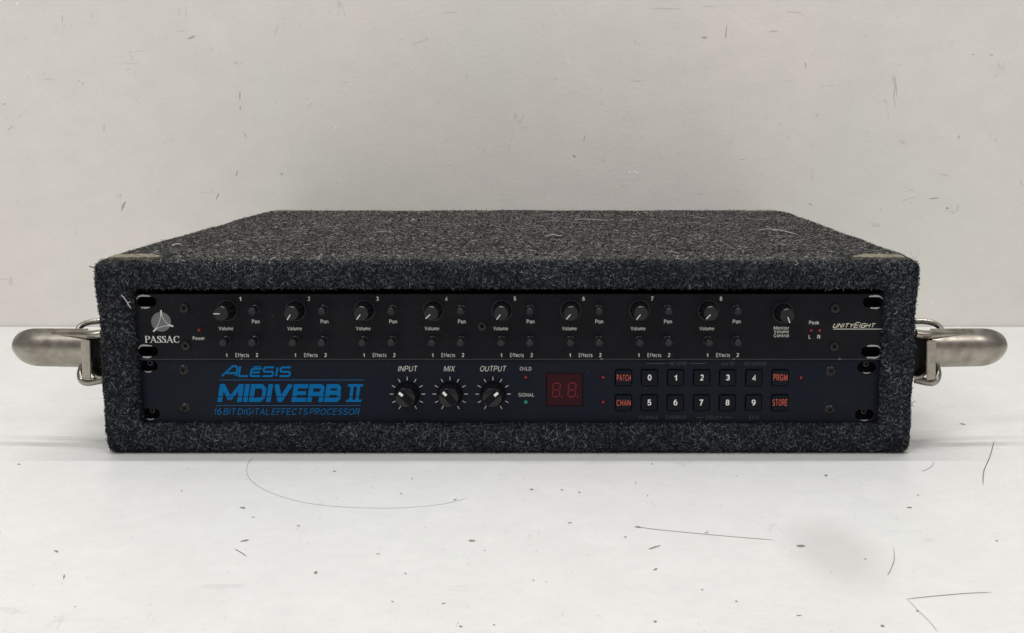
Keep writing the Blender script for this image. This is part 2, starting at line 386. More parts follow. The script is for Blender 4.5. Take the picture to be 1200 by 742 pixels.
# make normals point outward from the solid wall of the case (outer skin away from centre, front to -y)
inside = (ctr[:, 1] > 5.5) & (ctr[:, 0] > OX0-1) & (ctr[:, 0] < OX1+1) & (ctr[:, 2] < OZ1+1) & (ctr[:, 2] > OZ0-1)
dens = np.zeros(len(ar))
front = (nr[:, 1] < -.3); top = (nr[:, 2] > .5) & ~front; side = (np.abs(nr[:, 0]) > .5) & ~front
dens[top] = .42; dens[side] = .16; dens[side & (ctr[:, 1] < 25)] = .9; dens[front] = 2.0
dens[(nr[:, 1] > .3)] = .12; dens[top & (ctr[:, 1] < 40)] = .6; dens[top & (ctr[:, 1] > 425)] = .6
dens[inside] = 0; dens[inside & (ctr[:, 1] < 14)] = .4
dens[ctr[:, 2] < 1.2] = 0
def fibres(name, dens, seed, seg=4):
    r = np.random.default_rng(seed)
    n = r.poisson(dens*ar); idx = np.repeat(np.arange(len(ar)), n); N = len(idx)
    u = r.random(N); v_ = r.random(N); fl = u+v_ > 1; u[fl] = 1-u[fl]; v_[fl] = 1-v_[fl]
    p = A[idx]+(B[idx]-A[idx])*u[:, None]+(C_[idx]-A[idx])*v_[:, None]; nn = nr[idx]
    keep = ~((p[:, 2] > H-4) & (((np.abs(p[:, 0]-XC) > 216) & (p[:, 1] > 4) & (p[:, 1] < 30)) | ((np.abs(p[:, 0]-XC) > 222) & (p[:, 1] > D-30)) ) & (r.random(N) < .93))
    p, nn = p[keep], nn[keep]; N = len(p)
    t = r.normal(size=(N, 3)); t -= nn*np.sum(t*nn, 1)[:, None]; t /= np.linalg.norm(t, axis=1)[:, None]
    b = np.cross(nn, t)
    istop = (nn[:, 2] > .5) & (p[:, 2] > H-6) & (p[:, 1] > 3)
    ln = r.uniform(1.6, 4.6, N)*np.where(istop, 1.15, 1); curl = r.normal(0, 1.5, N); wd = r.uniform(.12, .25, N)
    h = r.uniform(.25, 1.0, N)*np.where(istop, .8, 1.0); end = r.uniform(-.1, 1.0, N)
    wild = r.random(N) < .02; h[wild] *= 2.0; ln[wild] *= 1.25
    K = seg+1; pts = np.zeros((N, K, 3)); ang = np.zeros(N); cur = p-nn*.25
    stp = ln/seg
    for k_ in range(K):
        s = k_/seg
        hh = h*(np.sin(np.pi*s*.5)*end+np.sin(np.pi*s)*(1-end))
        pts[:, k_] = cur+nn*hh[:, None]
        a_ = curl*s*2.2
        cur = cur+(t*np.cos(a_)[:, None]+b*np.sin(a_)[:, None])*stp[:, None]
    tan = np.gradient(pts, axis=1); tan /= np.linalg.norm(tan, axis=2)[..., None]+1e-9
    sd = np.cross(tan, np.repeat(nn[:, None], K, 1)+r.normal(0, .45, (N, 1, 3))); sd /= np.linalg.norm(sd, axis=2)[..., None]+1e-9
    taper = np.array([.7]+[1]*(K-2)+[.45])[None, :, None]
    o = sd*wd[:, None, None]*taper
    VV = np.stack([pts-o, pts+o], 2).reshape(-1, 3)-np.array(off)
    base = (np.arange(N)*2*K)[:, None]+np.arange(seg)[None]*2
    base = base.reshape(-1); Q = np.stack([base, base+1, base+3, base+2], 1)
    m2 = bpy.data.meshes.new(name); m2.vertices.add(len(VV)); m2.vertices.foreach_set('co', (VV*MM).ravel())
    m2.loops.add(Q.size); m2.loops.foreach_set('vertex_index', Q.ravel().astype(np.int32))
    m2.polygons.add(len(Q)); m2.polygons.foreach_set('loop_start', (np.arange(len(Q))*4).astype(np.int32))
    m2.polygons.foreach_set('loop_total', np.full(len(Q), 4, np.int32))
    m2.update(calc_edges=True)
    # yarn colours: a heather mix of near black, navy, grey and a few pale threads; level top painted lighter than the front, as lit from above, plus warm dust
    x = r.random(N); c = np.zeros((N, 3))
    c[:] = (.007, .009, .0145)
    m_ = x > .36; c[m_] = (.026, .030, .038)
    m_ = x > .60; c[m_] = (.062, .070, .082)
    m_ = x > .84; c[m_] = (.14, .15, .165)
    m_ = x > .968; c[m_] = (.22, .225, .225)
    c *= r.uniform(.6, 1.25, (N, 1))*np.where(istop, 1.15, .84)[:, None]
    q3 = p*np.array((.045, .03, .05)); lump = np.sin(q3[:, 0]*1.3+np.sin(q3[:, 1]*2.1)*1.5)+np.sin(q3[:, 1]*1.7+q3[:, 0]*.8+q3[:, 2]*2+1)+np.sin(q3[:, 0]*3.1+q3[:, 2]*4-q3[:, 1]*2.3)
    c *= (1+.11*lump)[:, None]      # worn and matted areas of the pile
    top_light_dust = np.array((1.25, 1.15, .98))  # warm dust tint together with overhead light painted into the top fibres
    c[istop] = c[istop]*top_light_dust+np.array((.062, .056, .047))
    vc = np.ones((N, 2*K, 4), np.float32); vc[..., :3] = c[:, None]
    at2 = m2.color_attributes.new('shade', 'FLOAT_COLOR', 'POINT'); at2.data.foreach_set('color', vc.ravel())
    print(name, N, 'fibres', len(Q)*2, 'tris')
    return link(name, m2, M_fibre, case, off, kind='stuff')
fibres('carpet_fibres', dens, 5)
# bare patches where metal corners once sat
for s in (-1, 1):
    for (x0, x1, y0, y1, d) in ((219, 254, 4.5, 24, 0), (222, 251, D-26, D-10, 0)):
        n = 26; top_ = []; bot = []
        for k in range(n+1):
            t = k/n; x = x0+(x1-x0)*t
            top_.append((XC+s*x, y1-random.uniform(0, 1.8)-max(0, (.35-t))*40, H+.9+.7*wob(x, 10, 0)*.5)); bot.append((XC+s*x, y0+random.uniform(0, 2.2)+max(0, .2-t)*30, H+.6+.35*wob(x, 10, 0)))
        V = [tuple(Vector(q)) for q in bot+top_]; V += [(a, b, c-2) for a, b, c in V]
        m1 = n+1; Fc = []
        for k in range(n):
            Fc.append((k, k+1, m1+k+1, m1+k)); Fc.append((2*m1+k, 2*m1+k+1, k+1, k)); Fc.append((m1+k, m1+k+1, 3*m1+k+1, 3*m1+k))
        link('bare_corner_patch', mesh('bare_corner_patch', V, Fc), M_patch, case)
# rack rails inside
YP1, YP2 = 6.0, 8.2
TH = 3.0
for s in (-1, 1):
    bm = bmesh.new(); box_bm(bm, (s*232, YP2+TH+2.2, (OZ0+OZ1)/2), (20, 2, OZ1-OZ0-1)); link('rack_rail', bm_done(bm, 'rack_rail'), M_inner, case)

# latches -------------------------------------------------
def latch(s):
    """draw latch, opened so the lever points outward; s = -1 left, 1 right"""
    Y0 = 26.0
    def q(px, py, y=Y0):               # measured on the left latch, mirrored for the right one
        X, _, Z = at(px, py, y); return (XC+s*abs(X-XC), y, Z)
    root_loc = q(116, 420)
    # base plate against the carpet
    bm = bmesh.new(); xe = HW-2.0+s*XC
    zt, zb = q(110, 394)[2], q(110, 447)[2]
    box_bm(bm, (s*(xe+1.2), Y0+17, (zt+zb)/2), (2.4, 42, zt-zb), .8)
    for dy in (30,):
        for dz in (-.36, .36):
            r_ = bmesh.ops.create_uvsphere(bm, u_segments=12, v_segments=6, radius=2.0, matrix=Matrix.Translation((s*(xe+2.4), Y0+dy, (zt+zb)/2+dz*(zt-zb))))
    bp = link('latch_plate', bm_done(bm, 'latch_plate', True), M_nickel_dark, case)
    xa, xb = XC+s*(HW-2), q(102.5, 420, Y0+5)[0]
    bm = bmesh.new(); box_bm(bm, ((xa+xb)/2, Y0+9, (q(1, 397)[2]+q(1, 440)[2])/2), (abs(xb-xa), 10, q(1, 397)[2]-q(1, 440)[2]), 1.2)
    link('hinge_block', bm_done(bm, 'hinge_block', True), M_block, case)
    bm = bmesh.new(); bmesh.ops.create_uvsphere(bm, u_segments=12, v_segments=8, radius=1.1, matrix=Matrix.Translation(q(109, 437.5, Y0+3.2)))
    link('rivet', bm_done(bm, 'rivet', True), M_nickel, case)
    # lever: a pressed dished tongue with a rounded outer end
    xi, xo = abs(q(101, 410)[0]-XC), abs(q(13.5, 410)[0]-XC); L = xo-xi
    zt, zb = q(60, 387.5)[2], q(60, 431.5)[2]; zc, hh = (zt+zb)/2, (zt-zb)/2
    nu, nv = 40, 20; V = []; Fc = []
    for lay in (0, 1):
        for i in range(nu+1):
            u = (i/nu); u = 1-(1-u)**1.6
            e = max(0, (u-.62)/.38); half = hh*max(0.0, 1-e**2.15)**.5*(1+.03*(1-u))
            half = max(half, .3)
            for j in range(nv+1):
                v = -1+2*j/nv; vv = math.sin(v*math.pi/2)
                bow = 6.2*(1-abs(vv)**2.2)*min(1, half/hh*1.15)
                endd = 3.6*(1-e**2)
                y = Y0+8-bow-endd+(1.3 if lay else 0)
                lip = .8*math.exp(-((abs(vv)-.93)/.06)**2)
                V.append((XC+s*(xi+(L+5.2)*u), y+u*4+lip*0, zc+half*vv))
    n1 = (nu+1)*(nv+1)
    for lay in (0, 1):
        for i in range(nu):
            for j in range(nv):
                a = lay*n1+i*(nv+1)+j; f = (a, a+1, a+nv+2, a+nv+1); Fc.append(f if lay else f[::-1])
    rim = [i*(nv+1) for i in range(nu+1)]+[nu*(nv+1)+j for j in range(1, nv+1)]+[i*(nv+1)+nv for i in range(nu-1, -1, -1)]+[j for j in range(nv-1, 0, -1)]
    for a, b in zip(rim, rim[1:]+rim[:1]): Fc.append((a, b, n1+b, n1+a))
    bm = bmesh.new(); bm.from_mesh(mesh('t', V, Fc)); bmesh.ops.recalc_face_normals(bm, faces=bm.faces)
    me = bpy.data.meshes.new('latch_lever'); bm.to_mesh(me); bm.free(); me.polygons.foreach_set('use_smooth', [True]*len(me.polygons))
    me.set_sharp_from_angle(angle=math.radians(50))
    lev = link('latch_lever', me, M_nickel, case)
    # rolled ear at the top inner end of the lever
    p = [q(62, 391.5, Y0+4.6), q(80, 391.6, Y0+2.6), q(97, 392, Y0+.2), q(109, 392.3, Y0-1.2), q(119.5, 391, Y0-1)]
    V, Fc = tube(smooth_path(p), [1.2+1.7*min(1, k/14) for k in range(25)], 14); link('rolled_ear', mesh('rolled_ear', V, Fc, True), M_nickel, lev)
    # upright strap across the hinge
    pts = [(94.5, 398.5), (105.5, 399), (107, 446), (96.5, 444.5)]
    V = []
    for y in (Y0-6.2, Y0-3.6):
        for i, (a, b) in enumerate(pts): V.append(q(a, b, y-(1.6 if i in (0, 1) else 0)))
    bm = bmesh.new(); vv = [bm.verts.new(x) for x in V]
    for f in ((0, 1, 2, 3), (7, 6, 5, 4), (0, 4, 5, 1), (1, 5, 6, 2), (2, 6, 7, 3), (3, 7, 4, 0)): bm.faces.new([vv[i] for i in f])
    bmesh.ops.bevel(bm, geom=list(bm.edges), offset=.55, segments=2, affect='EDGES')
    link('hinge_strap', bm_done(bm, 'hinge_strap', True), M_nickel, lev)
    # the wire bail: out of the side of the case, round and back, further from the viewer than the lever
    p = [q(126, 377.5, 44), q(114, 376.8, 43), q(101, 379, 41), q(93.5, 383.5, 39), q(91, 391, 37), q(95, 405, 36), q(96.5, 425, 33), q(94.2, 437, 28), q(96, 444.5, 25), q(101, 447.8, 25), q(109, 447.2, 26), q(122, 444.5, 28)]
    P_ = smooth_path(p, 7); V, Fc = tube(P_, [2.0 if k < 45 else min(2.7, 2.0+(k-45)*.06) for k in range(len(P_))], 12); link('wire_bail', mesh('wire_bail', V, Fc, True), M_nickel, case)
    # wide curled foot under the strap
    V = []; Fc = []; prof = [(91.5, 433), (91.3, 440), (93.2, 446.5), (98, 450), (104, 450.3), (110, 447.5), (117, 445.3)]
    path = smooth_path([q(a, b, 0) for a, b in prof], 4); n = len(path)
    for k in range(n):
        t = (path[min(k+1, n-1)]-path[max(k-1, 0)]).normalized(); nrm = Vector((-t.z, 0, t.x))*s
        for w_, y in ((0, Y0-2.5), (0, Y0+9), (1.7, Y0+9), (1.7, Y0-2.5)):
            c = path[k]+nrm*w_; V.append((c.x, y, c.z))
    for k in range(n-1):
        for j in range(4):
            a, b = k*4+j, k*4+(j+1) % 4; Fc.append((a, b, b+4, a+4))
    Fc += [(0, 1, 2, 3), tuple(reversed([(n-1)*4+j for j in range(4)]))]
    bm = bmesh.new(); bm.from_mesh(mesh('t', V, Fc)); bmesh.ops.scale(bm, vec=(1000,)*3, verts=bm.verts)
    link('curled_foot', bm_done(bm, 'curled_foot', True), M_nickel, lev)
latch(-1); latch(1)

# ------------------------------------------------------------------ faceplates and their fittings
def plate_mesh(name, outline, holes, y0, th, loc):
    cu = bpy.data.curves.new(name, 'CURVE'); cu.dimensions = '2D'; cu.fill_mode = 'BOTH'
    cu.extrude = (th-.5)/2*MM; cu.bevel_depth = .25*MM; cu.bevel_resolution = 1; cu.offset = -.25*MM
    for pts in [outline]+holes:
        sp = cu.splines.new('POLY'); sp.points.add(len(pts)-1); sp.use_cyclic_u = True
        for p_, (x, z) in zip(sp.points, pts): p_.co = ((x-loc[0])*MM, (z-loc[2])*MM, 0, 1)
    o = bpy.data.objects.new('tmp', cu); COL.objects.link(o)
    dg = bpy.context.evaluated_depsgraph_get(); me = bpy.data.meshes.new_from_object(o.evaluated_get(dg))
    bpy.data.objects.remove(o); me.transform(Matrix.Rotation(math.pi/2, 4, 'X')); me.transform(Matrix.Translation((0, (y0+th/2-loc[1])*MM, 0)))
    me.name = name; return me
def circ(x, z, r, n=24): return [(x+r*math.cos(2*math.pi*k/n), z+r*math.sin(2*math.pi*k/n)) for k in range(n)]
def rr2(x, z, w_, h_, r, n=5):
    P = []
    for cx, cz, a0 in ((x+w_/2-r, z-h_/2+r, -90), (x+w_/2-r, z+h_/2-r, 0), (x-w_/2+r, z+h_/2-r, 90), (x-w_/2+r, z-h_/2+r, 180)):
        for k in range(n+1):
            a = math.radians(a0+90*k/n); P.append((cx+r*math.cos(a), cz+r*math.sin(a)))
    return P
def arc(cx, cy, rx, ry, a0, a1, n=9):
    return [(cx+rx*math.cos(math.radians(a0+(a1-a0)*k/n)), cy+ry*math.sin(math.radians(a0+(a1-a0)*k/n))) for k in range(n+1)]
def glyphs_sans():
    """plain grotesque letters drawn as pen strokes: width, strokes (cap height 1)"""
    o_ = lambda cx, rx, ry, cy=.5: arc(cx, cy, rx, ry, 90, 450, 16)
    x = .36; G = {}
    G['0'] = (.58, [o_(.29, .29, .5)]); G['O'] = (.78, [o_(.39, .39, .5)])
    G['1'] = (.34, [[(.0, .76), (.14, .82), (.26, 1.0), (.26, 0)]])
    G['2'] = (.56, [arc(.28, .72, .27, .28, 165, -25)+[(.0, 0), (.56, 0)]])
    G['3'] = (.56, [arc(.27, .75, .25, .25, 165, -90)+[(.2, .5)], arc(.27, .26, .28, .26, 85, -165)])
    G['4'] = (.6, [[(.42, 0), (.42, 1), (.0, .28), (.6, .28)]])
    G['5'] = (.56, [[(.52, 1), (.1, 1), (.04, .5)]+arc(.27, .32, .28, .32, 130, -155)])
    G['6'] = (.56, [arc(.28, .32, .28, .32, 90, 450, 14), arc(.42, .40, .42, .60, 180, 85)])
    G['7'] = (.54, [[(0, 1), (.54, 1), (.32, .5), (.2, 0)]])
    G['8'] = (.56, [o_(.28, .24, .24, .76), o_(.28, .28, .27, .27)])
    G['9'] = (.56, [arc(.28, .68, .28, .32, 90, 450, 14), arc(.14, .60, .42, .60, 0, -95)])
    G['A'] = (.72, [[(0, 0), (.36, 1), (.72, 0)], [(.14, .34), (.58, .34)]])
    G['B'] = (.6, [[(0, 0), (0, 1), (.3, 1)]+arc(.32, .76, .24, .24, 90, -90)+[(0, .52)], [(.3, .52)]+arc(.32, .26, .28, .26, 90, -90)+[(0, 0)]])
    G['C'] = (.7, [arc(.38, .5, .38, .5, 42, 318, 14)]); G['G'] = (.74, [arc(.38, .5, .38, .5, 42, 330, 14)+[(.72, .44), (.42, .44)]])
    G['D'] = (.68, [[(0, 0), (0, 1), (.26, 1)]+arc(.28, .5, .40, .5, 90, -90)+[(0, 0)]])
    G['E'] = (.56, [[(.56, 1), (0, 1), (0, 0), (.56, 0)], [(0, .52), (.5, .52)]]); G['F'] = (.52, [[(.52, 1), (0, 1), (0, 0)], [(0, .5), (.46, .5)]])
    G['H'] = (.62, [[(0, 0), (0, 1)], [(.62, 0), (.62, 1)], [(0, .52), (.62, .52)]]); G['I'] = (.08, [[(.04, 0), (.04, 1)]])
    G['L'] = (.5, [[(0, 1), (0, 0), (.5, 0)]]); G['M'] = (.84, [[(0, 0), (0, 1)], [(.03, .98), (.42, .12), (.81, .98)], [(.84, 0), (.84, 1)]])
    G['N'] = (.68, [[(0, 0), (0, 1)], [(.03, .98), (.65, .02)], [(.68, 0), (.68, 1)]]); G['P'] = (.58, [[(0, 0), (0, 1), (.3, 1)]+arc(.31, .73, .27, .27, 90, -90)+[(0, .46)]])
    G['R'] = (.62, [[(0, 0), (0, 1), (.3, 1)]+arc(.32, .74, .27, .26, 90, -90)+[(0, .48)], [(.34, .48), (.6, 0)]])
    G['S'] = (.6, [arc(.3, .75, .27, .25, 25, 270, 10)+arc(.3, .26, .29, .26, 80, -155, 10)])
    G['T'] = (.62, [[(0, 1), (.62, 1)], [(.31, 1), (.31, 0)]]); G['U'] = (.62, [[(0, 1)]+arc(.31, .32, .31, .32, 180, 360)+[(.62, 1)]])
    G['V'] = (.68, [[(0, 1), (.34, 0), (.68, 1)]]); G['X'] = (.66, [[(0, 1), (.66, 0)], [(.66, 1), (0, 0)]]); G['Y'] = (.66, [[(0, 1), (.33, .45), (.66, 1)], [(.33, .45), (.33, 0)]])
    G['a'] = (.5, [arc(.24, .36, .24, .36, 60, 300, 12), [(.5, .72), (.5, 0)]])
    G['c'] = (.48, [arc(.27, .36, .27, .36, 50, 310, 12)]); G['o'] = (.54, [o_(.27, .27, .36, .36)])
    G['e'] = (.52, [[(.02, .38), (.52, .38)]+arc(.27, .36, .26, .36, 5, 310, 13)])
    G['f'] = (.34, [arc(.30, .80, .16, .20, 80, 180, 5)+[(.14, 0)], [(0, .68), (.34, .68)]]); G['k'] = (.48, [[(0, 0), (0, 1)], [(.46, .7), (.02, .3)], [(.18, .42), (.48, 0)]])
    G['l'] = (.08, [[(.04, 0), (.04, 1)]]); G['i'] = (.08, [[(.04, 0), (.04, .7)], [(.04, .88), (.04, 1)]])
    G['n'] = (.48, [[(0, 0), (0, .72)], [(0, .45)]+arc(.24, .46, .24, .26, 180, 0, 8)+[(.48, 0)]])
    G['m'] = (.8, [[(0, 0), (0, .72)], [(0, .5)]+arc(.2, .5, .2, .22, 180, 0, 7)+[(.4, 0)], [(.4, .5)]+arc(.6, .5, .2, .22, 180, 0, 7)+[(.8, 0)]])
    G['r'] = (.3, [[(0, 0), (0, .72)], [(0, .42)]+arc(.26, .44, .26, .26, 180, 80, 5)]); G['s'] = (.44, [arc(.22, .54, .19, .18, 30, 270, 8)+arc(.22, .18, .21, .18, 80, -150, 8)])
    G['t'] = (.32, [[(.14, .92), (.14, .1), (.32, .02)], [(0, .70), (.32, .70)]]); G['u'] = (.48, [[(0, .72)]+arc(.24, .25, .24, .25, 180, 360, 8)+[(.48, .72)], [(.48, .72), (.48, 0)]])
    G['w'] = (.74, [[(0, .72), (.18, 0), (.37, .7), (.56, 0), (.74, .72)]])
    return G
GS = None
def text_raw(s, weight):
    global GS
    if GS is None: GS = glyphs_sans()
    return lettering(s, GS, weight, .16+weight)
def fit(V, Fc, rect, y, shear=0):
    """lay 2D shapes into a pixel rectangle (x0,x1,ytop,ybottom) of the photograph on the plane y"""
    x0, _, z1 = at(rect[0], rect[2], y); x1, _, z0 = at(rect[1], rect[3], y)
    V = [(a+b*shear, b) for a, b in V]
    ax0, ax1 = min(a for a, b in V), max(a for a, b in V); b0, b1 = min(b for a, b in V), max(b for a, b in V)
    return [(x0+(a-ax0)/(ax1-ax0)*(x1-x0), y, z0+(b-b0)/(b1-b0)*(z1-z0)) for a, b in V], Fc
def put_flat(name, V, Fc, m, parent):
    xs = [v[0] for v in V]; zs = [v[2] for v in V]
    c = ((min(xs)+max(xs))/2, V[0][1], (min(zs)+max(zs))/2)
    Fc = [f[::-1] for f in Fc]
    par = list(range(len(V)))
    def find(i):
        while par[i] != i: par[i] = par[par[i]]; i = par[i]
        return i
    for f in Fc:
        for i in f[1:]: par[find(i)] = find(f[0])
    order = {}
    for i in range(len(V)): order.setdefault(find(i), len(order))
    V = [(a, b-.008*(order[find(i)] % 9), d) for i, (a, b, d) in enumerate(V)]   # crossing pen strokes lie one on another
    return link(name, mesh(name, [(a-c[0], b-c[1], d-c[2]) for a, b, d in V], Fc), m, parent, c)
def word(s, rect, y, m, parent, name='printed_word', bold=.15, shear=0):
    V, Fc = text_raw(s, bold); V, Fc = fit(V, Fc, rect, y, shear); return put_flat(name, V, Fc, m, parent)
def line(x0, x1, yy, th, y, m, parent, name='printed_line'):
    V, Fc = fit([(0, 0), (1, 0), (1, 1), (0, 1)], [(0, 1, 2, 3)], (x0, x1, yy-th/2, yy+th/2), y); return put_flat(name, V, Fc, m, parent)
def strokes(polys, th):
    """each polyline -> mitred ribbon; th number"""
    V = []; Fc = []
    for pl in polys:
        t_ = th
        if isinstance(pl[0], (int, float)): t_ = pl[0]; pl = pl[1:]
        n = len(pl); b = len(V); closed = pl[0] == pl[-1] and n > 2
        P = [Vector((p[0], p[1])) for p in pl]
        if closed: P = P[:-1]; n -= 1
        for i in range(n):
            if closed: d0 = (P[i]-P[i-1]).normalized(); d1 = (P[(i+1) % n]-P[i]).normalized()
            else:
                d0 = (P[i]-P[i-1]).normalized() if i else (P[1]-P[0]).normalized(); d1 = (P[i+1]-P[i]).normalized() if i < n-1 else d0
            nn = Vector((-(d0+d1).y, (d0+d1).x)).normalized(); c = max(.45, nn.dot(Vector((-d0.y, d0.x)))); nn = nn*(t_/2/c)
            V += [tuple(P[i]+nn), tuple(P[i]-nn)]
        for i in range(n if closed else n-1):
            j = (i+1) % n; Fc.append((b+2*i, b+2*i+1, b+2*j+1, b+2*j))
    return V, Fc
def lettering(spec, glyphs, th, gap=.18):
    V = []; Fc = []; x = 0
    for ch in spec:
        if ch == ' ': x += .22; continue
        wd, pl = glyphs[ch]; sc = []
        for p in pl:
            if isinstance(p[0], (int, float)): sc.append([p[0]]+[(a+x, b) for a, b in p[1:]])
            else: sc.append([(a+x, b) for a, b in p])
        v1, f1 = strokes(sc, th); b = len(V); V += v1; Fc += [tuple(b+i for i in f) for f in f1]; x += wd+gap
    return V, Fc

def lathe(prof, n=32, flute=None):
    """prof: (r, y) from panel outward (y negative = towards viewer); flute: (count, depth, from_index)"""
    V = []; Fc = []
    for i, (r, y) in enumerate(prof):
        for k in range(n):
            a = 2*math.pi*k/n; q = r
            if flute and i >= flute[2] and i <= flute[3]: q = r-flute[1]*(.5+.5*math.cos(flute[0]*a))**.6
            V.append((q*math.cos(a), y, q*math.sin(a)))
    for i in range(len(prof)-1):
        for k in range(n): k2 = (k+1) % n; Fc.append((i*n+k, (i+1)*n+k, (i+1)*n+k2, i*n+k2))
    Fc.append(tuple((len(prof)-1)*n+k for k in range(n)))
    return V, Fc
def lathe_me(name, prof, n=32, flute=None):
    V, Fc = lathe(prof, n, flute); bm = bmesh.new(); bm.from_mesh(mesh('t', V, Fc)); bmesh.ops.recalc_face_normals(bm, faces=bm.faces)
    me = bpy.data.meshes.new(name); bm.to_mesh(me); bm.free(); me.polygons.foreach_set('use_smooth', [True]*len(me.polygons)); me.set_sharp_from_angle(angle=math.radians(35)); return me

# shared meshes of the fittings
ME_skirt = lathe_me('knob_skirt', [(7.0, 0), (7.0, -.9), (6.7, -1.3), (6.3, -1.3), (6.1, -.9), (5.3, -.9)], 40)
ME_body = lathe_me('knob_body', [(6.2, -.5), (6.1, -2.0), (5.0, -12.8), (4.7, -14.2), (4.3, -14.7), (0.05, -14.7)], 88, (11, 1.15, 1, 2))
bm = bmesh.new(); box_bm(bm, (0, -14.75, 2.6), (.62, .3, 3.9)); ME_ptr = bm_done(bm, 'pointer_line')
ME_small = lathe_me('small_knob', [(2.95, 0), (2.95, -1.0), (2.7, -1.2), (2.8, -8.2), (2.45, -9.3), (1.9, -9.8), (.05, -9.7)], 48, (12, .22, 2, 3))
bm = bmesh.new(); box_bm(bm, (0, -9.75, 1.1), (.45, .2, 1.8)); ME_small_ptr = bm_done(bm, 'pointer_notch')
ME_skirt2 = lathe_me('knob_skirt', [(8.1, 0), (8.0, -1.6), (7.6, -2.1), (6.6, -2.2)], 40)
ME_body2 = lathe_me('knob_body', [(7.5, -1.8), (7.4, -3), (6.45, -10.2), (6.1, -11.0), (5.8, -11.2), (.05, -11.2)], 90, (14, .8, 1, 2))
bm = bmesh.new(); box_bm(bm, (0, -11.4, 0), (4.6, .7, 11.3), .3); ME_ridge = bm_done(bm, 'grip_ridge', True)
bm = bmesh.new(); box_bm(bm, (0, -11.95, 3.6), (1.75, .35, 3.1), .08); ME_ptr2 = bm_done(bm, 'pointer_mark')
ME_led = lathe_me('indicator_lens', [(1.45, .6), (1.45, -.2), (1.3, -.9), (.9, -1.5), (.4, -1.75), (.02, -1.8)], 20)
ME_led_core = lathe_me('lens_highlight', [(.62, -1.62), (.45, -1.83), (.02, -1.9)], 12)
ME_led_g = ME_led.copy(); ME_core_g = ME_led_core.copy()
ME_screw = lathe_me('mounting_screw', [(3.5, 0), (3.4, -.35), (2.6, -.95), (1.4, -1.25), (.02, -1.3)], 28)
bm = bmesh.new(); box_bm(bm, (0, -1.25, 0), (3.3, .35, .75)); box_bm(bm, (0, -1.26, 0), (.75, .35, 3.3)); ME_cross = bm_done(bm, 'cross_recess')
ME_hexscrew = lathe_me('mounting_screw', [(3.2, 0), (3.15, -.5), (2.8, -1.3), (2.2, -1.55), (1.25, -1.6), (1.2, -.6), (.02, -.6)], 28)
ME_socket = lathe_me('hex_socket', [(1.22, -1.58), (1.1, -1.66), (.02, -1.66)], 6)
ME_button = None
bm = bmesh.new(); box_bm(bm, (0, -.2, 0), (10.15, 2.2, 10.15), .5); ME_button = bm_done(bm, 'button', True)
ME_bolt = lathe_me('rack_bolt', [(2.0, 2), (2.0, 0), (1.7, -.3), (1.0, -.35), (.95, 1.4), (.02, 1.4)], 16)

def knob(px, py, Y, ang, parent):
    loc = at(px, py, Y); a = math.radians(ang)
    b = link('volume_knob', ME_body, M_knob, parent, loc, (0, a, 0))
    s_ = link('knob_skirt', ME_skirt, M_rim, b, loc); link('pointer_line', ME_ptr, M_white, b, loc); return b
def knob_small(px, py, Y, ang, parent, name='pan_knob'):
    loc = at(px, py, Y); b = link(name, ME_small, M_knob_small, parent, loc, (0, math.radians(ang), 0))
    link('pointer_notch', ME_small_ptr, M_grey_notch, b, loc); return b
M_grey_notch = mat('grey_notch', (.022, .023, .025), .5)
def led(px, py, Y, parent, mA=M_red, mB=M_red_core):
    loc = at(px, py, Y); b = link('indicator_light', ME_led if mA is M_red else ME_led_g, None, parent, loc)
    if not b.data.materials: b.data.materials.append(mA)
    c = link('lens_highlight', ME_led_core if mB is M_red_core else ME_core_g, None, b, loc)
    if not c.data.materials: c.data.materials.append(mB)
def worn(px, py, Y, side, parent, w_, h_):
    """bare metal worn through round a rack slot: an uneven rim above and below"""
    cx, _, cz = at(px, py, Y)
    for ud in (-1, 1):
        V = []; Fc = []; n = 16
        a0, a1 = (-w_*.48, w_*.22) if side < 0 else (-w_*.22, w_*.46)
        if ud < 0 and random.random() < .5: a0, a1 = a0*.6, a1*.7
        for k in range(n+1):
            x = a0+(a1-a0)*k/n; r = h_/2; fl = w_/2-r
            ex = max(0, abs(x)-fl); z = math.sqrt(max(r*r-ex*ex, .2))
            nrm = .35+1.05*math.sin(math.pi*min(1, max(0, (k+.4)/n)))**.5*random.uniform(.55, 1)
            V += [(cx+x, Y-.10, cz+ud*(z+.05)), (cx+x*1.04, Y-.10, cz+ud*(z+nrm))]
        for k in range(n): Fc.append((2*k, 2*k+1, 2*k+3, 2*k+2) if ud < 0 else (2*k, 2*k+2, 2*k+3, 2*k+1))
        link('worn_slot_edge', mesh('worn_slot_edge', V, Fc), M_bare, parent)

# ---- upper unit: line mixer
zt1 = at(600, 344.5, YP1)[2]; zb1 = at(600, 421.3, YP1)[2]
xl1, xr1 = at(158, 383, YP1)[0], at(1038.5, 383, YP1)[0]
mixer = empty('rack_mixer', ((xl1+xr1)/2, YP1, zb1), 'black rack mixer with eight volume knobs and white lettering, upper unit in the case', 'audio mixer')
slots1 = [(171.6, 353.7, -1), (173.6, 411.8, -1), (1023.2, 354.2, 1), (1020.8, 412.3, 1)]
SW, SH = 12.6, 6.6
def r2(px, py, Y, w_=SW, h_=SH): x, _, z = at(px, py, Y); return rr2(x, z, w_, h_, h_/2-.01, 7)
cxm, czm = (xl1+xr1)/2, (zt1+zb1)/2
out1 = rr2(cxm, czm, xr1-xl1, zt1-zb1, .6, 2)
link('faceplate', plate_mesh('faceplate', out1, [r2(a, b, YP1) for a, b, c in slots1], YP1, TH, (cxm, YP1, czm)), M_panel, mixer, (cxm, YP1, czm))
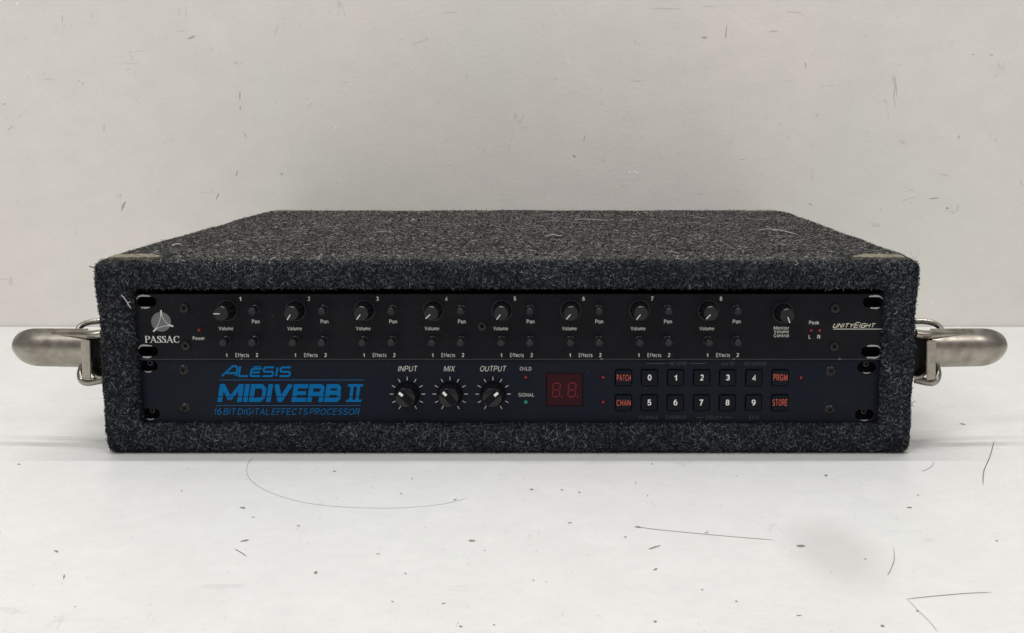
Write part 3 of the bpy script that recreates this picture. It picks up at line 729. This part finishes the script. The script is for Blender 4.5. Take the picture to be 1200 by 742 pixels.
bm = bmesh.new(); box_bm(bm, (cxm, YP1+TH+110, czm), (434, 219.5, 41)); link('chassis', bm_done(bm, 'chassis'), M_inner, mixer)
Y = YP1-.12
for k, (a, b, c) in enumerate(slots1): worn(a, b, YP1, c, mixer, SW, SH)
VA = [270, 212, 218, 228, 218, 220, 218, 222]
for k in range(8):
    c = 265.2+80.5*k
    knob(c+1.2, 363.6, YP1, VA[k], mixer)
    knob_small(c+34.0, 362.5, YP1, random.uniform(-20, 20), mixer)
    knob_small(c+.6, 399.0, YP1, random.uniform(190, 240), mixer, 'effects_knob')
    knob_small(c+34.0, 399.0, YP1, random.uniform(190, 240), mixer, 'effects_knob')
    word(str(k+1), (c+14.8, c+17.6, 347.6, 352.6), Y, M_white, mixer, 'channel_number', .20)
    word('Volume', (c-9, c+8.2, 383.0, 387.6), Y, M_white, mixer, bold=.16)
    word('Pan', (c+30, c+39.2, 374.6, 379.2), Y, M_white, mixer, bold=.16)
    word('Effects', (c+10.6, c+26.6, 413.9, 418.6), Y, M_white, mixer, bold=.16)
    word('1', (c-.6, c+1.2, 413.9, 418.4), Y, M_white, mixer, 'effects_number', .20)
    word('2', (c+34.2, c+37.2, 413.9, 418.4), Y, M_white, mixer, 'effects_number', .20)
knob(917.6, 366.3, YP1, 160, mixer)
for i, (t_, x1) in enumerate((('Monitor', 924.6), ('Volume', 924.4), ('Control', 924.4))):
    word(t_, (906.8, x1, 382.4+4.4*i, 386.5+4.4*i), Y, M_white, mixer, bold=.16)
word('Peak', (948.2, 959.8, 376, 380.4), Y, M_white, mixer, bold=.16)
led(950.3, 387, YP1, mixer); led(960.2, 387, YP1, mixer)
word('L', (947.8, 949.9, 392.6, 397), Y, M_white, mixer, bold=.16); word('R', (957.9, 961.2, 392.6, 397), Y, M_white, mixer, bold=.16)
# the mixer's own name in sloping techno capitals
UG = {'U': (.9, [[(0, 1), (0, .12), (.12, 0), (.9, 0), (.9, 1)]]), 'N': (.9, [[(0, 0), (0, 1), (.9, 0), (.9, 1)]]), 'I': (.12, [[(.06, 0), (.06, 1)]]),
      'T': (.9, [[(0, 1), (.9, 1)], [(.45, 1), (.45, 0)]]), 'Y': (.9, [[(0, 1), (.45, .45), (.9, 1)], [(.45, .5), (.45, 0)]]),
      'e': (1.05, [[(1.05, 1.28), (.1, 1.28), (0, 1.1), (0, .1), (.1, 0), (1.05, 0)], [(0, .62), (.95, .62)]]),
      'G': (.9, [[(.9, 1), (.1, 1), (0, .9), (0, .1), (.1, 0), (.9, 0), (.9, .5), (.5, .5)]]), 'H': (.9, [[(0, 0), (0, 1)], [(.9, 0), (.9, 1)], [(0, .5), (.9, .5)]])}
V, Fc = lettering('UNITYeIGHT', UG, .21, .36); V, Fc = fit(V, Fc, (976, 1026, 377.6, 384.7), Y, .45); put_flat('unity_eight_logo', V, Fc, M_cream, mixer)
line(976.5, 1037, 385.7, .8, Y, M_white, mixer)
# maker's mark: grey disc with a three-armed star, and serif capitals
dx, _, dz = at(188.8, 377.3, Y); RD = 6.35
put_flat('logo_disc', [(a, Y, b) for a, b in circ(dx, dz, RD, 40)], [tuple(range(40))], M_grey, mixer)
tips = [at(188.6, 363.6, Y-.1), at(179.6, 388.6, Y-.1), at(203.0, 382.4, Y-.1)]
cen = at(189.4, 379.2, Y-.1)
V = []; Fc = []
for i in range(3):
    A_, B_ = Vector((tips[i][0], tips[i][2])), Vector((tips[(i+1) % 3][0], tips[(i+1) % 3][2])); C2 = Vector((cen[0], cen[2]))
    ctl = C2*.93+((A_+B_)/2)*.07; b = len(V); n = 12
    for k in range(n+1):
        t = k/n; p_ = A_*(1-t)**2+ctl*2*t*(1-t)+B_*t*t; d = (ctl-A_)*(1-t)+(B_-ctl)*t; nn = Vector((-d.y, d.x)).normalized()*(.16+.42*abs(2*t-1)**3)
        V += [(p_.x+nn.x, Y-.1, p_.y+nn.y), (p_.x-nn.x, Y-.1, p_.y-nn.y)]
    for k in range(n): Fc.append((b+2*k, b+2*k+1, b+2*k+3, b+2*k+2))
put_flat('logo_star', V, Fc, M_white, mixer)
th, tk = .07, .17
sf = lambda x, z, w_=.26: [th, (x-w_/2, z), (x+w_/2, z)]
PG = {'P': (.62, [[tk, (.14, 0), (.14, 1)], [th, (.14, .97), (.42, .97), (.55, .88)], [tk, (.55, .90), (.60, .75), (.55, .58)], [th, (.56, .60), (.42, .50), (.14, .50)], sf(.14, .03), sf(.1, .97, .2)]),
      'A': (.86, [[th, (.10, 0), (.42, 1)], [tk, (.40, 1), (.74, 0)], [th, (.22, .34), (.62, .34)], sf(.10, .03), sf(.76, .03)]),
      'S': (.56, [[th, (.50, .72), (.48, .90), (.30, .97), (.14, .92)], [tk, (.14, .93), (.10, .74), (.30, .56), (.46, .40), (.48, .2), (.42, .07)], [th, (.44, .08), (.26, .02), (.08, .10), (.05, .30)], [th, (.50, .70), (.50, 1)], [th, (.05, 0), (.05, .3)]]),
      'C': (.78, [[th, (.72, .70), (.62, .90), (.42, .98), (.22, .90)], [tk, (.24, .91), (.12, .70), (.10, .45), (.14, .24), (.26, .07)], [th, (.24, .09), (.44, .02), (.64, .10), (.74, .28)], [th, (.72, .68), (.72, 1)]])}
V, Fc = lettering('PASSAC', PG, .1, .05); V, Fc = fit(V, Fc, (169.6, 210.4, 393.6, 401.9), Y); put_flat('maker_name', V, Fc, M_white, mixer)
led(234, 386.5, YP1, mixer); word('Power', (225.8, 240, 394.4, 398.9), Y, M_white, mixer, bold=.16)
for px, py in ((216, 361), (218, 405), (565, 382.3), (978.2, 361.5), (977.2, 406)):
    s_ = link('mounting_screw', ME_hexscrew, M_screw, mixer, at(px, py, YP1)); link('hex_socket', ME_socket, M_inner, s_, at(px, py, YP1))
# bright worn lower edge of the plate
bm = bmesh.new(); box_bm(bm, (cxm, YP1+.12, zb1+.10), (xr1-xl1-1, .28, .34)); link('worn_lower_edge', bm_done(bm, 'worn_lower_edge'), M_edge, mixer)
for px in (283, 984, 705, 860):
    x, _, z = at(px, 421, Y); w_ = random.uniform(.6, 1.5)
    link('edge_nick', mesh('edge_nick', [(x-w_, Y-.1, z), (x+w_, Y-.1, z), (x+w_*.6, Y-.1, z+.35), (x-w_*.7, Y-.1, z+.3)], [(0, 1, 2, 3)]), M_bare, mixer)

# ---- lower unit: effects processor
zt2 = zb1-.35; zb2 = zt2-43.8
xl2, xr2 = at(160, 455, YP2)[0], at(1031.5, 455, YP2)[0]
fx = empty('effects_processor', ((xl2+xr2)/2, YP2, zb2), 'effects unit with blue lettering, square buttons and a red display, lower unit in the case', 'effects unit')
cx2, cz2 = (xl2+xr2)/2, (zt2+zb2)/2
slots2 = [(173.5, 429.3, -1), (176, 485, -1), (1015.8, 430.6, 1), (1013.2, 486.2, 1)]
BX = [730.7, 761, 791.6, 822.1, 852.7, 883.3, 914.2]; BY = [442.6, 471.9]
SC = 1/(at(601, 455, YP2)[0]-at(600, 455, YP2)[0])     # pixels per mm
holes = [r2(a, b, YP2, 12.2, 6.8) for a, b, c in slots2]
for by in BY:
    for bx in BX:
        x, _, z = at(bx+(0 if by < 450 else -.9*(bx-600)/600), by, YP2); holes.append(rr2(x, z, 10.8, 10.8, 1.0, 4))
dx0, _, dz1 = at(640, 437.4, YP2); dx1, _, dz0 = at(683, 476.4, YP2)
holes.append(rr2((dx0+dx1)/2, (dz0+dz1)/2, dx1-dx0, dz1-dz0, .5, 2))
leds2 = [(616.2, 441.9), (706.8, 442), (706.8, 471.3), (938.4, 442.6)]
link('faceplate', plate_mesh('faceplate', rr2(cx2, cz2, xr2-xl2, zt2-zb2, .6, 2), holes, YP2, TH, (cx2, YP2, cz2)), M_panel2, fx, (cx2, YP2, cz2))
bm = bmesh.new(); box_bm(bm, (cx2, YP2+TH+100.2, cz2), (434, 200, 41)); link('chassis', bm_done(bm, 'chassis'), M_inner, fx)
Y = YP2-.12
for a, b, c in slots2:
    x, _, z = at(a, b, YP2); link('rack_bolt', ME_bolt, M_bolt if c < 0 else M_screw, case, (x+(.6 if c < 0 else 0), YP2+TH-.2, z+1.6))
    V = []; Fc = []
    for k in range(9):
        t = -1+k/4; zz = z-3.45+.5*t*t; V += [(x+t*2.6, Y-.0, zz), (x+t*2.4, Y, zz-.35-.35*(1-t*t))]
    for k in range(8): Fc.append((2*k, 2*k+1, 2*k+3, 2*k+2))
    link('worn_slot_edge', mesh('worn_slot_edge', V, Fc), M_bare, fx)
for px, py in ((215, 433.6), (216.7, 478.5), (973.6, 434.9), (972.1, 480.5)):
    l_ = at(px, py, YP2); an = random.uniform(0, 1.5)
    s_ = link('mounting_screw', ME_screw, M_screw, fx, l_, (0, an, 0)); link('cross_recess', ME_cross, M_inner, s_, l_)
# ALESIS
AG = {'A': (1.45, [[(0, 0), (.95, 1), (1.25, 1), (1.45, .85), (1.45, 0)], [(.45, .30), (1.45, .30)]]), 'L': (.95, [[(0, 1), (0, .15), (.12, 0), (.95, 0)]]),
      'E': (1.0, [[(1.0, .72), (.12, .72), (0, .62), (0, .12), (.12, 0), (1.0, 0)], [(0, .38), (.9, .38)], [.12, (.12, .93), (.95, .93)]]),
      'S': (1.0, [[(1.0, .88), (.12, .88), (0, .78), (0, .56), (.12, .44), (.88, .44), (1.0, .33), (1.0, .12), (.88, 0), (0, 0)]]), 'I': (.2, [[(.1, 0), (.1, .88)]])}
V, Fc = lettering('ALESIS', AG, .20, .26); V, Fc = fit(V, Fc, (258.7, 341.6, 428.0, 442.0), Y, .22); put_flat('maker_name', V, Fc, M_blue, fx)
line(257, 427.2, 445.4, .8, Y, M_blue_line, fx)
MG = {'M': (1.58, [[(.15, 0), (.15, 1)], [.25, (.20, .96), (.79, .16)], [.25, (.79, .16), (1.38, .96)], [(1.43, 0), (1.43, 1)]]), 'I': (.32, [[(.16, 0), (.16, 1)]]),
      'D': (1.05, [[(.15, -.0), (.15, 1)], [.24, (.1, .88), (.72, .88), (.92, .70), (.92, .30), (.72, .12), (.1, .12)]]),
      'V': (1.2, [[.30, (.14, 1), (.52, .06)], [.30, (.52, .06), (1.08, 1)], [.24, (.44, .02), (.62, .02)]]), 'E': (.95, [[(.15, 0), (.15, 1)], [.24, (.1, .88), (.95, .88)], [.22, (.1, .5), (.88, .5)], [.24, (.1, .12), (.95, .12)]]),
      'R': (1.05, [[(.15, 0), (.15, 1)], [.24, (.1, .88), (.76, .88), (.90, .78), (.90, .58), (.76, .45), (.1, .45)], [.30, (.80, .46), (.90, .32), (.90, 0)]]),
      'B': (1.05, [[(.15, 0), (.15, 1)], [.24, (.1, .88), (.74, .88), (.86, .78), (.86, .60), (.74, .52)], [.24, (.1, .52), (.78, .52), (.92, .40), (.92, .22), (.80, .12), (.1, .12)]])}
def clip01(V, Fc):
    bm = bmesh.new(); bm.from_mesh(mesh('t', [(a, 0, b) for a, b in V], Fc)); bmesh.ops.scale(bm, vec=(1000,)*3, verts=bm.verts)
    for zz, sg in ((0, -1), (1, 1)): bmesh.ops.bisect_plane(bm, geom=list(bm.verts)+list(bm.edges)+list(bm.faces), plane_co=(0, 0, zz), plane_no=(0, 0, sg), clear_outer=True)
    bm.verts.index_update(); V = [(v.co.x, v.co.z) for v in bm.verts]; Fc = [tuple(v.index for v in f.verts) for f in bm.faces]; bm.free(); return V, Fc
def cut(V, Fc, Ypl, zc, half):
    bm = bmesh.new(); bm.from_mesh(mesh('t', V, Fc)); bmesh.ops.scale(bm, vec=(1000,)*3, verts=bm.verts)
    for zz in (zc-half, zc+half): bmesh.ops.bisect_plane(bm, geom=list(bm.verts)+list(bm.edges)+list(bm.faces), plane_co=(0, 0, zz), plane_no=(0, 0, 1))
    bmesh.ops.delete(bm, geom=[f for f in bm.faces if abs(f.calc_center_median().z-zc) < half], context='FACES')
    bm.verts.index_update(); V = [tuple(v.co) for v in bm.verts]; Fc = [tuple(v.index for v in f.verts) for f in bm.faces]; bm.free(); return V, Fc
zs = at(340, 465.0, Y)[2]
V, Fc = clip01(*lettering('MIDIVERB', MG, .30, .075)); V, Fc = fit(V, Fc, (253.8, 400.5, 450.2, 471.2), Y, .22); V, Fc = cut(V, Fc, Y, zs, .27); put_flat('model_name', V, Fc, M_blue, fx)
V, Fc = strokes([[.14, (0, .93), (1.25, .93)], [.14, (0, .07), (1.25, .07)], [.26, (.36, .0), (.36, 1)], [.26, (.89, 0), (.89, 1)]], .2)
V, Fc = fit(V, Fc, (404.8, 426.3, 450.2, 471.2), Y, .22); V, Fc = cut(V, Fc, Y, zs, .27); put_flat('model_numeral', V, Fc, M_blue, fx)
line(252.7, 423, 475.3, .8, Y, M_blue_line, fx)
word('16 BIT DIGITAL EFFECTS PROCESSOR', (251, 421.9, 478.2, 486.2), Y, M_blue, fx, 'model_description', .115, .22)
for t_, a, b in (('INPUT', 466.2, 489.4), ('MIX', 519.8, 533.4), ('OUTPUT', 562.6, 593.4)):
    word(t_, (a, b, 428.9, 435.4), Y, M_white, fx, bold=.12, shear=.22)
for px, an, nm in ((477.5, -48, 'input_knob'), (527.6, -42, 'mix_knob'), (577.8, 48, 'output_knob')):
    l_ = at(px, 461.6, YP2); a = math.radians(an)
    b = link(nm, ME_body2, M_knob, fx, l_, (0, a, 0)); link('knob_skirt', ME_skirt2, M_inner, b, l_)
    link('grip_ridge', ME_ridge, M_knob_face, b, l_); link('pointer_mark', ME_ptr2, M_white2, b, l_)
    cx_, _, cz_ = at(px, 461.9, Y)
    for k in range(11):
        t = math.radians(-150+30*k); dv = Vector((math.sin(t), math.cos(t))); nv_ = Vector((dv.y, -dv.x))*.22
        V = []
        for r_ in (9.1, 11.5):
            for s_ in (-1, 1): V.append((cx_+dv.x*r_+nv_.x*s_, Y, cz_+dv.y*r_+nv_.y*s_))
        put_flat('tick_mark', V, [(0, 1, 3, 2)], M_white, fx)
word('OVLD', (609.2, 622.8, 430.1, 434.6), Y, M_white, fx, bold=.115); word('SIGNAL', (607.6, 626, 460.4, 465), Y, M_white, fx, bold=.115)
led(616.2, 441.9, YP2, fx); led(616.2, 471.2, YP2, fx, M_green, M_green_core)
for a, b in leds2[1:]: led(a, b, YP2, fx)
# display window, set back in its hole
x0, x1, z0, z1 = dx0+.2, dx1-.2, dz0+.2, dz1-.2
bm = bmesh.new(); box_bm(bm, ((x0+x1)/2, YP2+1.4, (z0+z1)/2), (x1-x0, 1.2, z1-z0), .15); disp = link('display_window', bm_done(bm, 'display_window'), M_disp, fx, (0, 0, 0))
SEG = {'a': ((.12, 1), (.88, 1)), 'b': ((1, .94), (1, .56)), 'c': ((1, .44), (1, .06)), 'd': ((.12, 0), (.88, 0)), 'e': ((0, .06), (0, .44)), 'f': ((0, .56), (0, .94)), 'g': ((.12, .5), (.88, .5))}
for x_a, x_b in ((646.5, 656.2), (664.8, 674.6)):
    V = []; Fc = []
    for p_, q_ in SEG.values():
        v1, f1 = strokes([[(p_[0]*.62, p_[1]), (q_[0]*.62, q_[1])]], .10); b = len(V); V += v1; Fc += [tuple(b+i for i in f) for f in f1]
    v1, f1 = strokes([[(.84, -.05), (.84, .07)]], .12); b = len(V); V += v1; Fc += [tuple(b+i for i in f) for f in f1]
    V, Fc = fit(V, Fc, (x_a, x_b+3, 448.4, 465.8), YP2+.75, .1); put_flat('display_digit', V, Fc, M_seg, disp)
# buttons
for r_, names in enumerate((('PATCH', '0', '1', '2', '3', '4', 'PRGM'), ('CHAN', '5', '6', '7', '8', '9', 'STORE'))):
    for bx, t_ in zip(BX, names):
        by = BY[r_]; px = bx+(0 if r_ == 0 else -.9*(bx-600)/600)
        l_ = at(px, by, YP2); bo = link('button', ME_button, M_knob2, fx, l_)
        hw = 2.2 if len(t_) == 1 else (8.2 if t_ != 'STORE' else 8.6); hh = 3.5 if len(t_) == 1 else 4.0
        if t_ == '1': hw = 1.5
        px2, py2 = px+.3, by-.1
        word(t_, (px2-hw, px2+hw, py2-hh, py2+hh), YP2-1.42, M_white2 if len(t_) == 1 else M_red_print, bo, 'button_legend', (.2 if t_ != '4' else .15) if len(t_) == 1 else .17)
for t_, a, b, yy in (('REVERB', 784.5, 804.5, 426.2), ('GATE', 845.5, 860.5, 426.2), ('REVERSE', 872.5, 898.5, 426.4), ('FLANGE', 749.6, 771.6, 489), ('CHORUS', 780.3, 804, 489.1), ('DELAY', 827.8, 846.4, 489.2), ('EFX', 878, 889, 489.4)):
    word(t_, (a, b, yy-2.1, yy+2.1), Y, M_dim, fx, bold=.11)
for a, b, yy in ((757, 781, 426), (808, 828, 426), (816, 825, 489.2), (849, 857, 489.2)): line(a, b, yy, .6, Y, M_dim, fx)

# ------------------------------------------------------------------ loose hairs and lint
def strand(name, pts, r, m, label, cat, group=None):
    P = smooth_path(pts, 8); c = P[len(P)//2].copy(); P = [p-c for p in P]
    V, Fc = tube(P, [r*min(1, .35+k/5, .35+(len(P)-1-k)/5) for k in range(len(P))], 6)
    o = link(name, mesh(name, V, Fc, True), m, None, c); o['label'] = label; o['category'] = cat
    if group: o['group'] = group
T = lambda l, z=.25: [on(a, b, z) for a, b in l]
strand('loose_hair', T([(298, 534), (290, 545), (292, 560), (312, 575), (352, 588), (400, 594), (455, 595.5), (500, 593), (530, 588.5), (548, 583)]), .09, M_hair_pale, 'long fine hair curving over the tabletop before the left half of the case', 'hair')
strand('loose_hair', T([(744, 617), (770, 620.5), (815, 625), (860, 629), (908, 633)]), .12, M_hair, 'nearly straight dark hair on the tabletop before the right half of the case', 'hair')
strand('loose_hair', T([(1165, 517), (1160, 535), (1153, 552), (1152, 568)]), .26, M_hair, 'short thick dark hair on the tabletop beyond the right latch', 'hair')
strand('loose_hair', T([(1062, 702), (1090, 699), (1130, 695.5), (1163, 694)]), .12, M_hair, 'straight dark hair on the tabletop near the bottom right corner', 'hair')
strand('loose_hair', T([(1063, 702), (1075, 714), (1088, 727), (1099, 740)]), .09, M_hair_pale, 'faint slanting hair running toward the front edge at the lower right', 'hair')
strand('loose_hair', T([(1047, 642), (1048, 655), (1044, 667), (1040, 674)]), .12, M_hair, 'short kinked dark hair on the tabletop just right of the round grey patch', 'hair')
strand('loose_hair', T([(1095, 542), (1090, 548), (1080, 552.5)]), .15, M_hair_pale, 'tiny curved hair on the tabletop below the lower right corner of the case', 'hair')
strand('loose_hair', T([(275, 643.5), (282, 647), (289, 652)]), .15, M_hair, 'tiny straight hair among the paint chips at lower left of the tabletop', 'hair')
strand('lint_thread', [at(a, b, -1.6) for a, b in ((142, 345.5), (146, 350), (150, 356), (153.5, 362))], .33, M_lint, 'pale crooked lint thread on the carpet beside the upper left rack slot', 'lint')
strand('lint_thread', [at(a, b, -1.7) for a, b in ((149, 357), (151, 354.5), (153.5, 353.5))], .24, M_lint, 'tiny pale lint twig crossing the crooked thread near the upper left rack slot', 'lint')
strand('lint_thread', [on(a, b, H+1.8) for a, b in ((672, 257.5), (690, 257), (712, 258.5))], .26, M_lint_white, 'straight pale lint thread at the back of the carpeted top', 'lint')
strand('lint_thread', [on(a, b, H+1.8) for a, b in ((640, 277), (648, 275), (655, 276.5), (659, 275.5))], .30, M_lint_white, 'short wavy pale lint thread in the middle of the carpeted top', 'lint')
strand('lint_thread', [on(a, b, H+1.8) for a, b in ((888, 270), (900, 268.5), (915, 270), (935, 275))], .28, M_lint_white, 'long pale lint thread near the right side of the carpeted top', 'lint')
strand('lint_thread', [on(a, b, H+1.8) for a, b in ((202, 288), (205, 286.4), (212, 286.2))], .45, M_lint_white, 'short thick white lint tuft near the front left of the carpeted top', 'lint')
strand('lint_thread', [at(112, 313, 3), at(108, 313.3, 2), at(104.5, 311.5, 1)], .45, M_hair, 'dark loose thread sticking out of the upper left front corner of the case', 'thread')

# fine pale hairs caught in the pile of the top: countless, so one part of the case
V = []; Fc = []
for i in range(34):
    x, y = random.uniform(-235, 235), random.uniform(20, 430); a = random.uniform(0, math.pi); L = random.uniform(5, 22); k_ = random.uniform(-.6, .6)
    P = []
    for k in range(7):
        P.append((x, y, H+1.0+random.uniform(0, .7))); x += math.cos(a)*L/6; y += math.sin(a)*L/6; a += k_*.35+random.uniform(-.15, .15)
    v1, f1 = tube(P, random.uniform(.07, .15), 5); b = len(V); V += v1; Fc += [tuple(b+j for j in f) for f in f1]
link('lint_in_pile', mesh('lint_in_pile', V, Fc), M_lint, case, (0, 0, 0), kind='stuff')
